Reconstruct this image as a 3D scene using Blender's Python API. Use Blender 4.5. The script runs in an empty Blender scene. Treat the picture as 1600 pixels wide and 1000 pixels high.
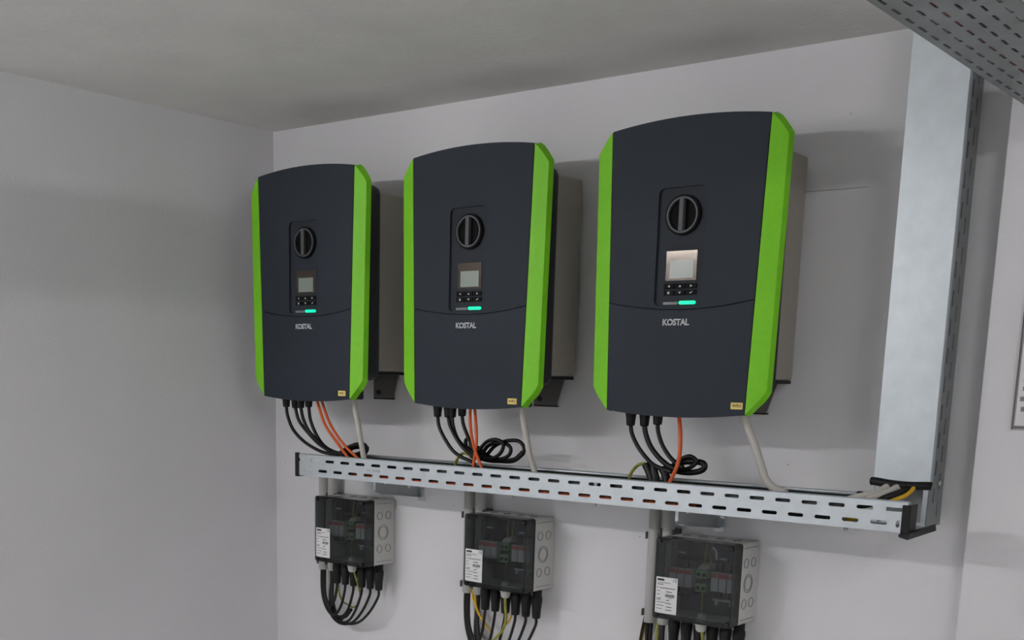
import bpy, bmesh, math, random
from mathutils import Vector, Matrix

random.seed(4)
SC = bpy.context.scene
COL = SC.collection
PI = math.pi

# ------------------------------------------------------------------ camera
# world: x runs right along the back wall (wall plane y = 0), y into the wall, z up; z = 0 is the inverters' lower edge
cam_d = bpy.data.cameras.new('camera'); cam = bpy.data.objects.new('camera', cam_d); COL.objects.link(cam)
cam_d.sensor_width = 36.0; cam_d.lens = 1886.2 * 36 / 1600
cam_d.shift_x = (800 - 715.95) / 1600; cam_d.shift_y = (972.28 - 500) / 1600
cam_d.clip_start = 0.02; cam_d.clip_end = 50
_yaw, _pitch, _roll = 0.6846, -0.1991, -0.0215
_fw = Vector((-math.sin(_yaw) * math.cos(_pitch), math.cos(_yaw) * math.cos(_pitch), math.sin(_pitch)))
_rt = Vector((math.cos(_yaw), math.sin(_yaw), 0)); _dn = _fw.cross(_rt)
_r2 = _rt * math.cos(_roll) + _dn * math.sin(_roll); _d2 = -_rt * math.sin(_roll) + _dn * math.cos(_roll)
cam.matrix_world = Matrix(((_r2.x, -_d2.x, -_fw.x, 2.2504), (_r2.y, -_d2.y, -_fw.y, -2.361), (_r2.z, -_d2.z, -_fw.z, 0.054), (0, 0, 0, 1)))
SC.camera = cam

# ------------------------------------------------------------------ world and exposure
w = bpy.data.worlds.new('world'); SC.world = w; w.use_nodes = True
w.node_tree.nodes['Background'].inputs[0].default_value = (0.5, 0.5, 0.5, 1)
w.node_tree.nodes['Background'].inputs[1].default_value = 0.0      # a closed cellar room: only its lamps light it
SC.view_settings.view_transform = 'Standard'; SC.view_settings.look = 'None'
SC.view_settings.gamma = 1.0; SC.view_settings.use_curve_mapping = False
SC.view_settings.exposure = 0.0
LAMP_A = 120.0      # strip light over the left part of the room
LAMP_B = 64.0      # strip light behind and right of the camera

# ------------------------------------------------------------------ materials
def lin(c):
    c = c / 255.0
    return c / 12.92 if c <= 0.04045 else ((c + 0.055) / 1.055) ** 2.4
def rgb(r, g, b): return (lin(r), lin(g), lin(b), 1)

def mat(name, col, rough=0.5, metal=0.0, noise=0.0, nscale=40.0, bump=0.0, bscale=200.0, coat=0.0, spec=0.5, stretch=None):
    m = bpy.data.materials.new(name); m.use_nodes = True
    nt = m.node_tree; b = nt.nodes['Principled BSDF']
    b.inputs['Base Color'].default_value = col; b.inputs['Roughness'].default_value = rough
    b.inputs['Metallic'].default_value = metal; b.inputs['Specular IOR Level'].default_value = spec
    b.inputs['Coat Weight'].default_value = coat
    tc = nt.nodes.new('ShaderNodeTexCoord'); src = tc.outputs['Object']
    if stretch:
        mp = nt.nodes.new('ShaderNodeMapping'); mp.inputs['Scale'].default_value = stretch
        nt.links.new(src, mp.inputs['Vector']); src = mp.outputs['Vector']
    if noise > 0:
        n = nt.nodes.new('ShaderNodeTexNoise'); n.inputs['Scale'].default_value = nscale; n.inputs['Detail'].default_value = 5
        r = nt.nodes.new('ShaderNodeValToRGB')
        r.color_ramp.elements[0].position = 0.3; r.color_ramp.elements[1].position = 0.7
        r.color_ramp.elements[0].color = tuple(max(0, c * (1 - noise)) for c in col[:3]) + (1,)
        r.color_ramp.elements[1].color = tuple(min(1, c * (1 + noise)) for c in col[:3]) + (1,)
        nt.links.new(src, n.inputs['Vector']); nt.links.new(n.outputs['Fac'], r.inputs['Fac'])
        nt.links.new(r.outputs['Color'], b.inputs['Base Color'])
    if bump > 0:
        n2 = nt.nodes.new('ShaderNodeTexNoise'); n2.inputs['Scale'].default_value = bscale; n2.inputs['Detail'].default_value = 3
        bp = nt.nodes.new('ShaderNodeBump'); bp.inputs['Strength'].default_value = bump; bp.inputs['Distance'].default_value = 0.002
        nt.links.new(src, n2.inputs['Vector']); nt.links.new(n2.outputs['Fac'], bp.inputs['Height'])
        nt.links.new(bp.outputs['Normal'], b.inputs['Normal'])
    return m

def emis(name, col, strength):
    m = bpy.data.materials.new(name); m.use_nodes = True
    b = m.node_tree.nodes['Principled BSDF']
    b.inputs['Base Color'].default_value = col; b.inputs['Emission Color'].default_value = col
    b.inputs['Emission Strength'].default_value = strength
    return m

def smoked(name, tint):
    m = bpy.data.materials.new(name); m.use_nodes = True
    nt = m.node_tree; nt.nodes.remove(nt.nodes['Principled BSDF'])
    out = nt.nodes['Material Output']
    t = nt.nodes.new('ShaderNodeBsdfTransparent'); t.inputs[0].default_value = tint
    g = nt.nodes.new('ShaderNodeBsdfGlossy'); g.inputs['Roughness'].default_value = 0.08
    f = nt.nodes.new('ShaderNodeFresnel'); f.inputs['IOR'].default_value = 1.5
    ge = nt.nodes.new('ShaderNodeNewGeometry')                     # same reflectance on the inner face of the sheet as on the outer one
    ma = nt.nodes.new('ShaderNodeMath'); ma.operation = 'MULTIPLY_ADD'; ma.inputs[1].default_value = 1 / 1.5 - 1.5; ma.inputs[2].default_value = 1.5
    nt.links.new(ge.outputs['Backfacing'], ma.inputs[0]); nt.links.new(ma.outputs[0], f.inputs['IOR'])
    mx = nt.nodes.new('ShaderNodeMixShader')
    nt.links.new(f.outputs[0], mx.inputs[0]); nt.links.new(t.outputs[0], mx.inputs[1]); nt.links.new(g.outputs[0], mx.inputs[2])
    nt.links.new(mx.outputs[0], out.inputs['Surface'])
    return m

M = {
 'wall': mat('white_wall_paint', (0.825, 0.82, 0.84, 1), 0.9, noise=0.018, nscale=3.0, bump=0.25, bscale=160, spec=0.2),
 'ceil': mat('ceiling_concrete', (0.83, 0.82, 0.80, 1), 0.95, noise=0.045, nscale=5.0, bump=0.35, bscale=60, spec=0.15),
 'floor': mat('grey_floor_paint', (0.74, 0.735, 0.72, 1), 0.6, noise=0.05, nscale=6),
 'dark': mat('charcoal_plastic', rgb(40, 47, 56), 0.6, noise=0.05, nscale=300, bump=0.08, bscale=900, spec=0.25),
 'darker': mat('dark_grey_plastic', rgb(30, 33, 37), 0.5, spec=0.35),
 'panel': mat('control_panel_plastic', rgb(38, 44, 52), 0.6, spec=0.25),
 'black': mat('black_rubber', rgb(16, 16, 17), 0.5, spec=0.35),
 'knob': mat('knob_plastic', rgb(72, 75, 79), 0.5),
 'green': mat('lime_green_plastic', rgb(124, 208, 26), 0.5, noise=0.03, nscale=80, spec=0.4),
 'alu': mat('housing_metal', rgb(168, 163, 153), 0.6, metal=0.1, noise=0.03, nscale=60),
 'tab': mat('tab_metal', rgb(110, 108, 105), 0.5, metal=0.4),
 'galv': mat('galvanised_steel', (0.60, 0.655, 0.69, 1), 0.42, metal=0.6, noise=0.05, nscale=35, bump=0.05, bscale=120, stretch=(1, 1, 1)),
 'galvd': mat('dark_galvanised_steel', (0.42, 0.45, 0.46, 1), 0.5, metal=0.5, noise=0.08, nscale=25),  # a darker tone of galvanised steel
 'galvo': mat('tray_and_shaded_duct_steel', (0.30, 0.32, 0.32, 1), 0.5, metal=0.5, noise=0.1, nscale=12),
 'zinc': mat('zinc_bolt', (0.6, 0.6, 0.58, 1), 0.35, metal=0.8),
 'cblack': mat('black_cable_sheath', rgb(17, 17, 18), 0.45, spec=0.4),
 'corange': mat('orange_cable_sheath', rgb(226, 104, 52), 0.5, spec=0.3),
 'cgrey': mat('grey_cable_sheath', rgb(206, 202, 195), 0.55, spec=0.3),
 'cdgrey': mat('dark_grey_cable_sheath', rgb(96, 98, 100), 0.55, spec=0.3),
 'cyellow': mat('yellow_cable_sheath', rgb(224, 178, 40), 0.5, spec=0.3),
 'cge': mat('green_yellow_cable_sheath', rgb(150, 152, 60), 0.5, noise=0.35, nscale=60),
 'cred': mat('brown_red_cable_sheath', rgb(140, 62, 48), 0.5),
 'pvc': mat('grey_conduit_plastic', rgb(200, 200, 197), 0.5, spec=0.3),
 'boxgrey': mat('light_grey_box_plastic', rgb(204, 204, 200), 0.55, noise=0.015, nscale=20, spec=0.3),
 'groove': mat('moulded_groove', rgb(120, 120, 118), 0.7),
 'smoke': smoked('smoked_clear_plastic', (0.64, 0.66, 0.67, 1)),
 'smoke2': smoked('smoked_lid_edge_plastic', (0.36, 0.38, 0.39, 1)),
 'lidrim': mat('smoked_rim_plastic', rgb(26, 29, 31), 0.25, spec=0.5),
 'inner': mat('box_backplate', rgb(92, 96, 98), 0.6),
 'mod': mat('surge_module_grey', rgb(205, 205, 205), 0.5),
 'modred': mat('surge_module_red', rgb(190, 90, 84), 0.5),
 'modblk': mat('surge_module_black', rgb(40, 42, 44), 0.5),
 'term': mat('terminal_green', rgb(120, 160, 110), 0.5),
 'paper': mat('white_label', rgb(236, 236, 236), 0.6, spec=0.2),
 'ink': mat('label_ink', rgb(60, 60, 62), 0.7, spec=0.2),
 'inkpale': mat('label_ink_pale', rgb(140, 140, 142), 0.7, spec=0.2),
 'yellow': mat('yellow_label', rgb(244, 222, 132), 0.6, spec=0.2),
 'logo': mat('logo_print', rgb(226, 228, 232), 0.5),
 'bezel': mat('display_window', rgb(86, 78, 70), 0.10, metal=0.5),
 'lcd': mat('lcd_glass', rgb(138, 148, 140), 0.25, metal=0.0, spec=0.5),
 'btn': mat('button_rubber', rgb(9, 9, 10), 0.6, spec=0.15),
 'well': mat('switch_well_black', rgb(7, 7, 8), 0.7, spec=0.15),
 'sym': mat('button_symbol', rgb(215, 215, 215), 0.5),
 'ledoff': mat('status_bar_grey', rgb(120, 124, 126), 0.4),
 'led': emis('status_led_green', (0.0, 0.80, 0.36, 1), 1.1),
 'frame': mat('clear_frame_plastic', rgb(176, 176, 175), 0.3),
 'framed': mat('frame_edge_grey', rgb(105, 105, 105), 0.4),
 'lamp_body': mat('lamp_housing', rgb(225, 225, 225), 0.5),
 'added_doorm': mat('added_dark_door', rgb(52, 54, 56), 0.5),
 'crack': mat('hairline_shade', rgb(165, 161, 155), 0.9),
}
lamp_a_m = emis('tube_light_a', (1.0, 0.985, 0.985, 1), LAMP_A)
lamp_b_m = emis('tube_light_b', (1.0, 0.985, 0.975, 1), LAMP_B)

# ------------------------------------------------------------------ mesh helpers
def link(name, me, m=None, parent=None):
    o = bpy.data.objects.new(name, me); COL.objects.link(o)
    if m is not None and me is not None:
        me.materials.clear(); me.materials.append(m)
    if parent is not None: o.parent = parent
    return o
def thing(name, label, cat, loc=(0, 0, 0), group=None):
    o = bpy.data.objects.new(name, None); COL.objects.link(o); o.location = loc
    o.empty_display_size = 0.02
    return tag(o, label, cat, group)
def tag(o, label, cat, group=None):
    o['label'] = label; o['category'] = cat
    if group: o['group'] = group
    return o
def struct(o): o['kind'] = 'structure'; return o

def mesh_bm(bm, name='m', smooth=False, recalc=True):
    if recalc: bmesh.ops.recalc_face_normals(bm, faces=bm.faces[:])
    me = bpy.data.meshes.new(name); bm.to_mesh(me); bm.free()
    if smooth:
        for p in me.polygons: p.use_smooth = True
    return me
def bbox(bm, x0, x1, y0, y1, z0, z1, bev=0.0, seg=2, which=None):
    v = [bm.verts.new((x, y, z)) for x in (x0, x1) for y in (y0, y1) for z in (z0, z1)]
    f = [bm.faces.new([v[i] for i in q]) for q in ((0, 1, 3, 2), (4, 6, 7, 5), (0, 4, 5, 1), (2, 3, 7, 6), (0, 2, 6, 4), (1, 5, 7, 3))]
    if bev > 0:
        es = list({e for q in f for e in q.edges})
        if which: es = [e for e in es if which((e.verts[1].co - e.verts[0].co))]
        bmesh.ops.bevel(bm, geom=es, offset=bev, segments=seg, profile=0.5, affect='EDGES')
def box(x0, x1, y0, y1, z0, z1, bev=0.0, seg=2, which=None):
    bm = bmesh.new(); bbox(bm, x0, x1, y0, y1, z0, z1, bev, seg, which); return mesh_bm(bm)
def boxes(lst):
    bm = bmesh.new()
    for b in lst: bbox(bm, *b)
    return mesh_bm(bm)
along_x = lambda d: abs(d.x) > 0.5 * d.length
along_y = lambda d: abs(d.y) > 0.5 * d.length
along_z = lambda d: abs(d.z) > 0.5 * d.length

def catmull(pts, n=6):
    P = [Vector(p) for p in pts]
    if len(P) < 3: return P
    P = [P[0] * 2 - P[1]] + P + [P[-1] * 2 - P[-2]]
    out = []
    for i in range(1, len(P) - 2):
        a, b, c, d = P[i - 1:i + 3]
        for k in range(n):
            t = k / n
            out.append(0.5 * ((2 * b) + (c - a) * t + (2 * a - 5 * b + 4 * c - d) * t * t + (3 * b - a - 3 * c + d) * t ** 3))
    out.append(P[-2].copy()); return out
def tube(pts, r, sides=10, n=6, smooth=True):
    """swept tube with end caps; r is a radius or a list of radii for the raw points"""
    P = catmull(pts, n) if n else [Vector(p) for p in pts]
    bm = bmesh.new(); rings = []; nrm = None
    for i, p in enumerate(P):
        t = (P[min(i + 1, len(P) - 1)] - P[max(i - 1, 0)]).normalized()
        if nrm is None:
            nrm = t.orthogonal().normalized()
        else:
            nrm = (nrm - t * nrm.dot(t)).normalized()
        b = t.cross(nrm)
        rr = r if not isinstance(r, (list, tuple)) else r[i]
        rings.append([bm.verts.new(p + (nrm * math.cos(2 * PI * k / sides) + b * math.sin(2 * PI * k / sides)) * rr) for k in range(sides)])
    for a, c in zip(rings, rings[1:]):
        for k in range(sides): bm.faces.new((a[k], a[(k + 1) % sides], c[(k + 1) % sides], c[k]))
    bm.faces.new(rings[0][::-1]); bm.faces.new(rings[-1])
    me = mesh_bm(bm)
    if smooth:
        for p in me.polygons: p.use_smooth = len(p.vertices) == 4
    return me
def lathe_z(prof, c=(0, 0, 0), sides=20, smooth=True):
    """prof: list of (r, z)"""
    bm = bmesh.new(); rings = []
    for r, z in prof:
        rings.append([bm.verts.new((c[0] + r * math.cos(2 * PI * k / sides), c[1] + r * math.sin(2 * PI * k / sides), c[2] + z)) for k in range(sides)])
    for a, b in zip(rings, rings[1:]):
        for k in range(sides): bm.faces.new((a[k], a[(k + 1) % sides], b[(k + 1) % sides], b[k]))
    bm.faces.new(rings[0][::-1]); bm.faces.new(rings[-1])
    me = mesh_bm(bm)
    if smooth:
        for p in me.polygons: p.use_smooth = len(p.vertices) == 4
    return me
def remap(me, f):
    """move every vertex through f, then make the normals point outwards"""
    for v in me.vertices: v.co = f(v.co)
    bm = bmesh.new(); bm.from_mesh(me); bmesh.ops.recalc_face_normals(bm, faces=bm.faces[:]); bm.to_mesh(me); bm.free()
    return me
FRONT = lambda y: (lambda c: Vector((c.x, y + c.z, c.y)))          # drawn (x, z), thickness along y
SIDE = lambda x: (lambda c: Vector((x + c.z, c.x, c.y)))           # drawn (y, z), thickness along x
FLAT = lambda z: (lambda c: Vector((c.x, c.y, z + c.z)))           # drawn (x, y)

def from_curve(cu):
    o = bpy.data.objects.new('tmp', cu); COL.objects.link(o)
    dg = bpy.context.evaluated_depsgraph_get(); dg.update()
    me = bpy.data.meshes.new_from_object(o.evaluated_get(dg))
    bpy.data.objects.remove(o); return me
def slab(outer, holes, t):
    """flat plate of thickness t with real holes"""
    cu = bpy.data.curves.new('c', 'CURVE'); cu.dimensions = '2D'; cu.fill_mode = 'BOTH'; cu.extrude = t / 2
    for lp in [outer] + list(holes):
        s = cu.splines.new('POLY'); s.points.add(len(lp) - 1)
        for p, q in zip(s.points, lp): p.co = (q[0], q[1], 0, 1)
        s.use_cyclic_u = True
    me = from_curve(cu); bpy.data.curves.remove(cu)
    for p in me.polygons: p.use_smooth = False
    bm = bmesh.new(); bm.from_mesh(me); bmesh.ops.remove_doubles(bm, verts=bm.verts[:], dist=1e-6); bm.to_mesh(me); bm.free()
    return me
def text(s, size, t, outline=0.0, align='CENTER', spacing=1.0):
    cu = bpy.data.curves.new('t', 'FONT'); cu.body = s; cu.size = size; cu.align_x = align; cu.align_y = 'CENTER'
    cu.space_character = spacing
    if outline > 0:
        cu.fill_mode = 'NONE' if hasattr(cu, 'fill_mode') else cu.fill_mode
        cu.bevel_depth = outline; cu.bevel_resolution = 0; cu.resolution_u = 3
    else:
        cu.extrude = t / 2; cu.resolution_u = 3
    me = from_curve(cu); bpy.data.curves.remove(cu); return me
def rrect(x0, x1, y0, y1, r, n=5):
    out = []
    for cx, cy, a in ((x1 - r, y1 - r, 0), (x0 + r, y1 - r, 90), (x0 + r, y0 + r, 180), (x1 - r, y0 + r, 270)):
        for k in range(n + 1):
            t = math.radians(a + 90 * k / n); out.append((cx + r * math.cos(t), cy + r * math.sin(t)))
    return out
def slot(cx, cy, lx, ly, n=4):
    return rrect(cx - lx / 2, cx + lx / 2, cy - ly / 2, cy + ly / 2, min(lx, ly) / 2 * 0.999, n)
def circ(cx, cy, r, n=20): return [(cx + r * math.cos(2 * PI * k / n), cy + r * math.sin(2 * PI * k / n)) for k in range(n)]
def prism(loop0, loop1):
    """solid between two point loops of equal length"""
    bm = bmesh.new(); a = [bm.verts.new(p) for p in loop0]; b = [bm.verts.new(p) for p in loop1]; n = len(a)
    bm.faces.new(a); bm.faces.new(b[::-1])
    for k in range(n): bm.faces.new((a[k], b[k], b[(k + 1) % n], a[(k + 1) % n]))
    return mesh_bm(bm)
def copy_tree(o, parent=None):
    c = o.copy(); COL.objects.link(c); c.parent = parent
    for ch in list(o.children): copy_tree(ch, c)
    return c

# ================================================================== the room
HC = 0.701; XL = -0.3633; FZ = -1.5
struct(link('wall_back', box(-2.6, 1.9, 0, 0.2, FZ, HC + 0.2), M['wall']))
struct(link('wall_left', box(XL - 0.15, XL, -1.12, 0, FZ, HC), M['wall']))
struct(link('wall_right', box(1.5680, 3.6, -0.04, 0.2, FZ, HC), M['wall']))           # the wall steps forward here
struct(link('wall_side', box(3.6, 3.8, -3.5, 0.2, FZ, HC), M['wall']))
struct(link('wall_far', box(-2.8, -2.6, -3.5, 0.2, FZ, HC), M['wall']))
struct(link('wall_rear', box(-2.8, 3.8, -3.7, -3.5, FZ, HC), M['wall']))
struct(link('ceiling', box(-2.8, 3.8, -3.7, 0.2, HC, HC + 0.2), M['ceil']))
struct(link('floor', box(-2.8, 3.8, -3.7, 0.2, FZ - 0.2, FZ), M['floor']))
d = struct(link('added_door_1', box(-2.6, -2.56, -3.2, -2.2, FZ, 0.5), M['added_doorm']))  # added out of view, something dark for the corner inverter's display to reflect
link('added_door_handle', tube([(-2.56, -2.35, -0.45), (-2.50, -2.35, -0.45), (-2.50, -2.47, -0.45)], 0.01, n=0), M['zinc'], d)
# fine marks in the plaster
wb = bpy.data.objects['wall_back']
link('hairline_crack', tube([(1.145, -0.0002, 0.4285), (1.20, -0.0002, 0.4290), (1.26, -0.0002, 0.4286), (1.31, -0.0002, 0.4292)], 0.0005, 5, 3), M['crack'], wb)
link('hairline_crack', tube([(0.103, -0.0002, -0.262), (0.1035, -0.0002, -0.285)], 0.0009, 5, 3), M['crack'], wb)
for x, z in ((1.264, 0.5655), (0.3, -0.262), (0.848, -0.288), (-0.30, 0.62), (1.19, -0.105), (-0.325, -0.19)):
    link('plaster_speck', lathe_z([(0.0004, -0.0014), (0.0014, 0), (0.0006, 0.0012)], (x, 0, z), 8), M['crack'], wb)

# ================================================================== strip lights on the ceiling, out of view
def strip_light(label, x, y, length, m, along='x'):
    t = thing('strip_light', label, 'lamp', (x, y, HC), 'ceiling strip lights')
    h = length / 2
    def b(a0, a1, b0, b1, z0, z1, bev=0.0):
        return box(a0, a1, b0, b1, z0, z1, bev) if along == 'x' else box(b0, b1, a0, a1, z0, z1, bev)
    link('housing', b(-h - 0.02, h + 0.02, -0.05, 0.05, -0.03, 0.0, 0.004), M['lamp_body'], t)
    link('tube', b(-h, h, -0.014, 0.014, -0.060, -0.034, 0.006), m, t)
    for s in (-1, 1): link('end_cap', b(s * (h + 0.008) - 0.008, s * (h + 0.008) + 0.008, -0.02, 0.02, -0.065, -0.03, 0.003), M['lamp_body'], t)
strip_light('white fluorescent strip light on the ceiling towards the added dark door', -0.56, -2.7, 1.45, lamp_a_m)
strip_light('white fluorescent strip light on the ceiling over the right side of the room', 3.0, -2.0, 1.2, lamp_b_m, 'y')

# ================================================================== inverters
def hw(z): return 0.1523 + 0.0145 * z / 0.538
def arc(xa, xb, z0, rise, n=14):
    return [(xa + (xb - xa) * k / n, z0 + rise * (1 - ((2.0 * k / n) - 1) ** 2)) for k in range(n + 1)]
YF = -0.229
def make_inverter(which, ix, iz, sticker, st):
    t = thing('solar_inverter', which, 'inverter', (ix, 0, iz), 'solar inverters on the wall')
    # mounting tabs and rear metal housing
    for s in (-1, 1):
        pts = [(s * 0.030, 0.066), (s * 0.030, 0.0), (s * 0.094, 0.0), (s * 0.1155, 0.066)]
        tb = link('mounting_tab', remap(slab(pts, [circ(s * 0.047, 0.0145, 0.0042, 12)], 0.003), FRONT(-0.0105)), M['tab'], t)
        link('screw', remap(lathe_z([(0.0062, 0), (0.0062, 0.002), (0.004, 0.0035)], sides=12), lambda c, s=s: Vector((s * 0.047 + c.x, -0.012 - c.z, 0.0145 + c.y))), M['darker'], tb)
        link('tab_edge_shadow', box(min(s * 0.030, s * 0.094), max(s * 0.030, s * 0.094), -0.012, 0.0, -0.003, 0.0), M['black'], tb)  # black edge paints the tab's thickness together with its shadow
    rh = link('rear_housing', box(-0.150, 0.150, -0.140, -0.018, 0.066, 0.494, 0.006, 3), M['alu'], t)
    link('underside_shadow', box(-0.149, 0.149, -0.138, -0.024, 0.0595, 0.066), M['black'], t)  # black strip stands in for the shadow gap under the housing
    link('wall_plate', box(-0.10, 0.10, -0.018, 0.0, 0.066, 0.44), M['tab'], t)
    link('middle_housing', box(-0.176, 0.176, -0.2165, -0.135, 0.045, 0.503, 0.022, 4), M['darker'], t)
    link('connection_area', box(-0.128, 0.128, -0.2165, -0.150, -0.002, 0.05, 0.004), M['darker'], t)
    # front covers
    zs = 0.2122
    n = 14
    up = arc(-hw(0.538), hw(0.538), 0.538, 0.0125)
    lo = arc(-hw(zs), hw(zs), zs, -0.0160)
    hole = rrect(-0.0560, 0.0485, 0.2035, 0.4235, 0.012)
    th = 0.0125
    link('front_cover', remap(slab(up + [(x, z + 0.0008) for x, z in lo[::-1]], [hole], th), FRONT(YF + th / 2)), M['dark'], t)
    bot = arc(-hw(0), hw(0), 0.0, -0.0095)
    link('lower_cover', remap(slab([(x, z - 0.0008) for x, z in lo] + bot[::-1], [], th), FRONT(YF + th / 2)), M['dark'], t)
    # green side panels
    for s in (-1, 1):
        g = 0.0016
        f = [(hw(0.5365) + g, 0.5365, -0.2285)]
        for k in range(1, 6):                                            # slanted, slightly rounded upper edge
            u = k / 5; f.append((hw(0.5365) + g + (0.2010 - hw(0.5365) - g) * (u ** 0.92), 0.5365 - (0.5365 - 0.4985) * (u ** 1.12), -0.2285 + 0.006 * u))
        f += [(0.1925, 0.0475, -0.2225)]
        for k in range(1, 6):
            u = k / 5; f.append((0.1925 - (0.1925 - hw(0) - g) * (u ** 1.12), 0.0475 - 0.0465 * (u ** 0.92), -0.2225 - 0.006 * u))
        front = [(s * x, y, z) for x, z, y in f]
        cx, cz = 0.170, 0.27
        def grow(x, z, d):
            return (x + (d if x > 0.172 else d * 0.4) , z + (d if z > 0.49 else (-d if z < 0.05 else 0)))
        back = []
        for x, z, y in f:
            X, Zz = grow(x, z, 0.0045); back.append((s * X, -0.2100, Zz))
        gp = link('side_panel', prism(front, back), M['green'], t); gp['label'] = 'lime green side panel'
    # recessed control panel
    fl = YF + 0.005
    link('control_panel', box(-0.058, 0.0505, fl, YF + 0.0124, 0.2015, 0.4255), M['panel'], t)
    cx, cz = -0.002, 0.372
    sw = link('rotary_switch', remap(slab(circ(0, 0, 0.0375, 36), [circ(0, 0, 0.0335, 36)], 0.006), lambda c: Vector((cx + c.x, fl - 0.003 + c.z, cz + c.y))), M['well'], t)
    link('switch_ring', remap(slab(circ(0, 0, 0.0335, 36), [circ(0, 0, 0.0300, 36)], 0.008), lambda c: Vector((cx + c.x, fl - 0.004 + c.z, cz + c.y))), M['knob'], sw)
    link('switch_disc', remap(slab(circ(0, 0, 0.0300, 36), [], 0.002), lambda c: Vector((cx + c.x, fl - 0.001 + c.z, cz + c.y))), M['well'], sw)
    gr = link('switch_grip', box(cx - 0.0052, cx + 0.0052, fl - 0.0125, fl - 0.002, cz - 0.0295, cz + 0.0295, 0.0015), M['knob'], sw)
    dp = link('display', box(-0.0350, 0.0325, fl - 0.0012, fl + 0.001, 0.2510, 0.3070, 0.0004), M['bezel'], t)
    link('screen', box(-0.0260, 0.0255, fl - 0.0018, fl - 0.0008, 0.2555, 0.2892), M['lcd'], dp)
    syms = [['l', 'u', 'r'], ['x', 'd', 'v']]
    for r, zc in enumerate((0.2407, 0.2284)):
        for c, xc in enumerate((-0.0258, -0.0013, 0.0232)):
            b = link('button', box(xc - 0.0113, xc + 0.0113, fl - 0.0022, fl + 0.0005, zc - 0.0047, zc + 0.0047, 0.0008), M['btn'], t)
            k = syms[r][c]; q = 0.0022; y = fl - 0.0024
            tri = {'l': [(q, q), (q, -q), (-q, 0)], 'r': [(-q, q), (q, 0), (-q, -q)], 'u': [(-q * 1.3, -q * 0.8), (0, q), (q * 1.3, -q * 0.8)], 'd': [(-q * 1.3, q * 0.8), (q * 1.3, q * 0.8), (0, -q)]}
            if k in tri:
                me = remap(slab([(xc + a, zc + e) for a, e in tri[k]], [], 0.0005), FRONT(y))
            elif k == 'x':
                bm = bmesh.new()
                for sg in (-1, 1):
                    u = Vector((q, 0, q * sg)); p = Vector((-0.0006 * sg, 0, 0.0006)); c0 = Vector((xc, y, zc))
                    vs = [bm.verts.new(c0 + a) for a in (u + p, u - p, -u - p, -u + p)]; bm.faces.new(vs)
                me = mesh_bm(bm)
            else:
                me = remap(slab([(xc - 0.003, zc - 0.0005), (xc - 0.001, zc - 0.0022), (xc + 0.0036, zc + 0.0018), (xc + 0.0027, zc + 0.0025), (xc - 0.001, zc - 0.0006), (xc - 0.0022, zc + 0.0004)], [], 0.0005), FRONT(y))
            link('symbol', me, M['sym'], b)
    link('status_bar', remap(slab(rrect(-0.0365, -0.0040, 0.2062, 0.2112, 0.0022, 3), [], 0.003), FRONT(fl - 0.0015)), M['ledoff'], t)
    l = link('status_light', remap(slab(rrect(-0.0015, 0.0340, 0.2062, 0.2128, 0.0030, 3), [], 0.0034), FRONT(fl - 0.0017)), M['led'], t); l['label'] = 'lit green status light'
    lg = link('logo', remap(text('KOSTAL', 0.0165, 0.0006, outline=0.00062, spacing=0.94), lambda c: Vector((-0.0048 + c.x * 1.0, YF - 0.0004 + c.z * 0.3, 0.1722 + c.y))), M['logo'], t)
    lg['label'] = 'outlined grey lettering KOSTAL'
    sx0, sz0 = st
    sk = link('sticker', remap(slab(rrect(sx0, sx0 + 0.0245, sz0, sz0 + 0.0125, 0.0006, 2), [], 0.0006), FRONT(YF - 0.0004)), M['yellow'], t)
    sk['label'] = 'yellow label reading ' + sticker
    link('sticker_text', remap(text(sticker, 0.0088, 0.0004), lambda c: Vector((sx0 + 0.01225 + c.x, YF - 0.0009 + c.z, sz0 + 0.0062 + c.y))), M['ink'], sk)
    return t
INV = [(0.0, 0.0), (0.5185, -0.003), (1.044, -0.0023)]
make_inverter('charcoal and lime green inverter nearest the corner, yellow label WR1', *INV[0], 'WR1', (0.1165, 0.0065))
make_inverter('charcoal and lime green inverter in the middle, yellow label WR2', *INV[1], 'WR2', (0.1172, 0.0048))
make_inverter('charcoal and lime green inverter beside the vertical steel duct, yellow label WR3', *INV[2], 'WR3', (0.1242, 0.0103))

# ================================================================== horizontal cable tray
RX0, RX1, RYF, RYB, RZB, RZT = -0.0200, 1.5240, -0.240, -0.120, -0.1930, -0.1395
tr = thing('cable_tray', 'long galvanised perforated cable tray running below the three inverters', 'cable tray', (0, 0, RZB))
tr_z = -RZB
def tput(name, me, m):
    for v in me.vertices: v.co.z += tr_z
    return link(name, me, m, tr)
holes = [slot(0.0984 + 0.0519 * k, -0.1548, 0.0305, 0.0068) for k in range(-2, 27)] + [slot(0.0736 + 0.0519 * k, -0.1794, 0.0305, 0.0068) for k in range(-1, 28)]
holes.append(slot(1.5088, -0.1795, 0.0068, 0.013))
holes.append([(1.4865, -0.1514), (1.4865, -0.1582), (1.5235, -0.1582), (1.5235, -0.1514)])
tput('front_side', remap(slab([(RX0, RZB), (RX1, RZB), (RX1, RZT - 0.002), (RX0, RZT - 0.002)], holes, 0.0016), FRONT(RYF)), M['galv'])
bh = [slot(0.0984 + 0.0519 * k, -0.1548, 0.0305, 0.0068) for k in range(-2, 25)] + [slot(0.0736 + 0.0519 * k, -0.1794, 0.0305, 0.0068) for k in range(-1, 25)]
tput('back_side', remap(slab([(RX0, RZB), (1.392, RZB), (1.392, RZT - 0.002), (RX0, RZT - 0.002)], bh, 0.0016), FRONT(RYB)), M['galv'])
tput('tray_base', box(RX0, RX1, RYF, RYB, RZB - 0.0014, RZB), M['galv'])
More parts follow.
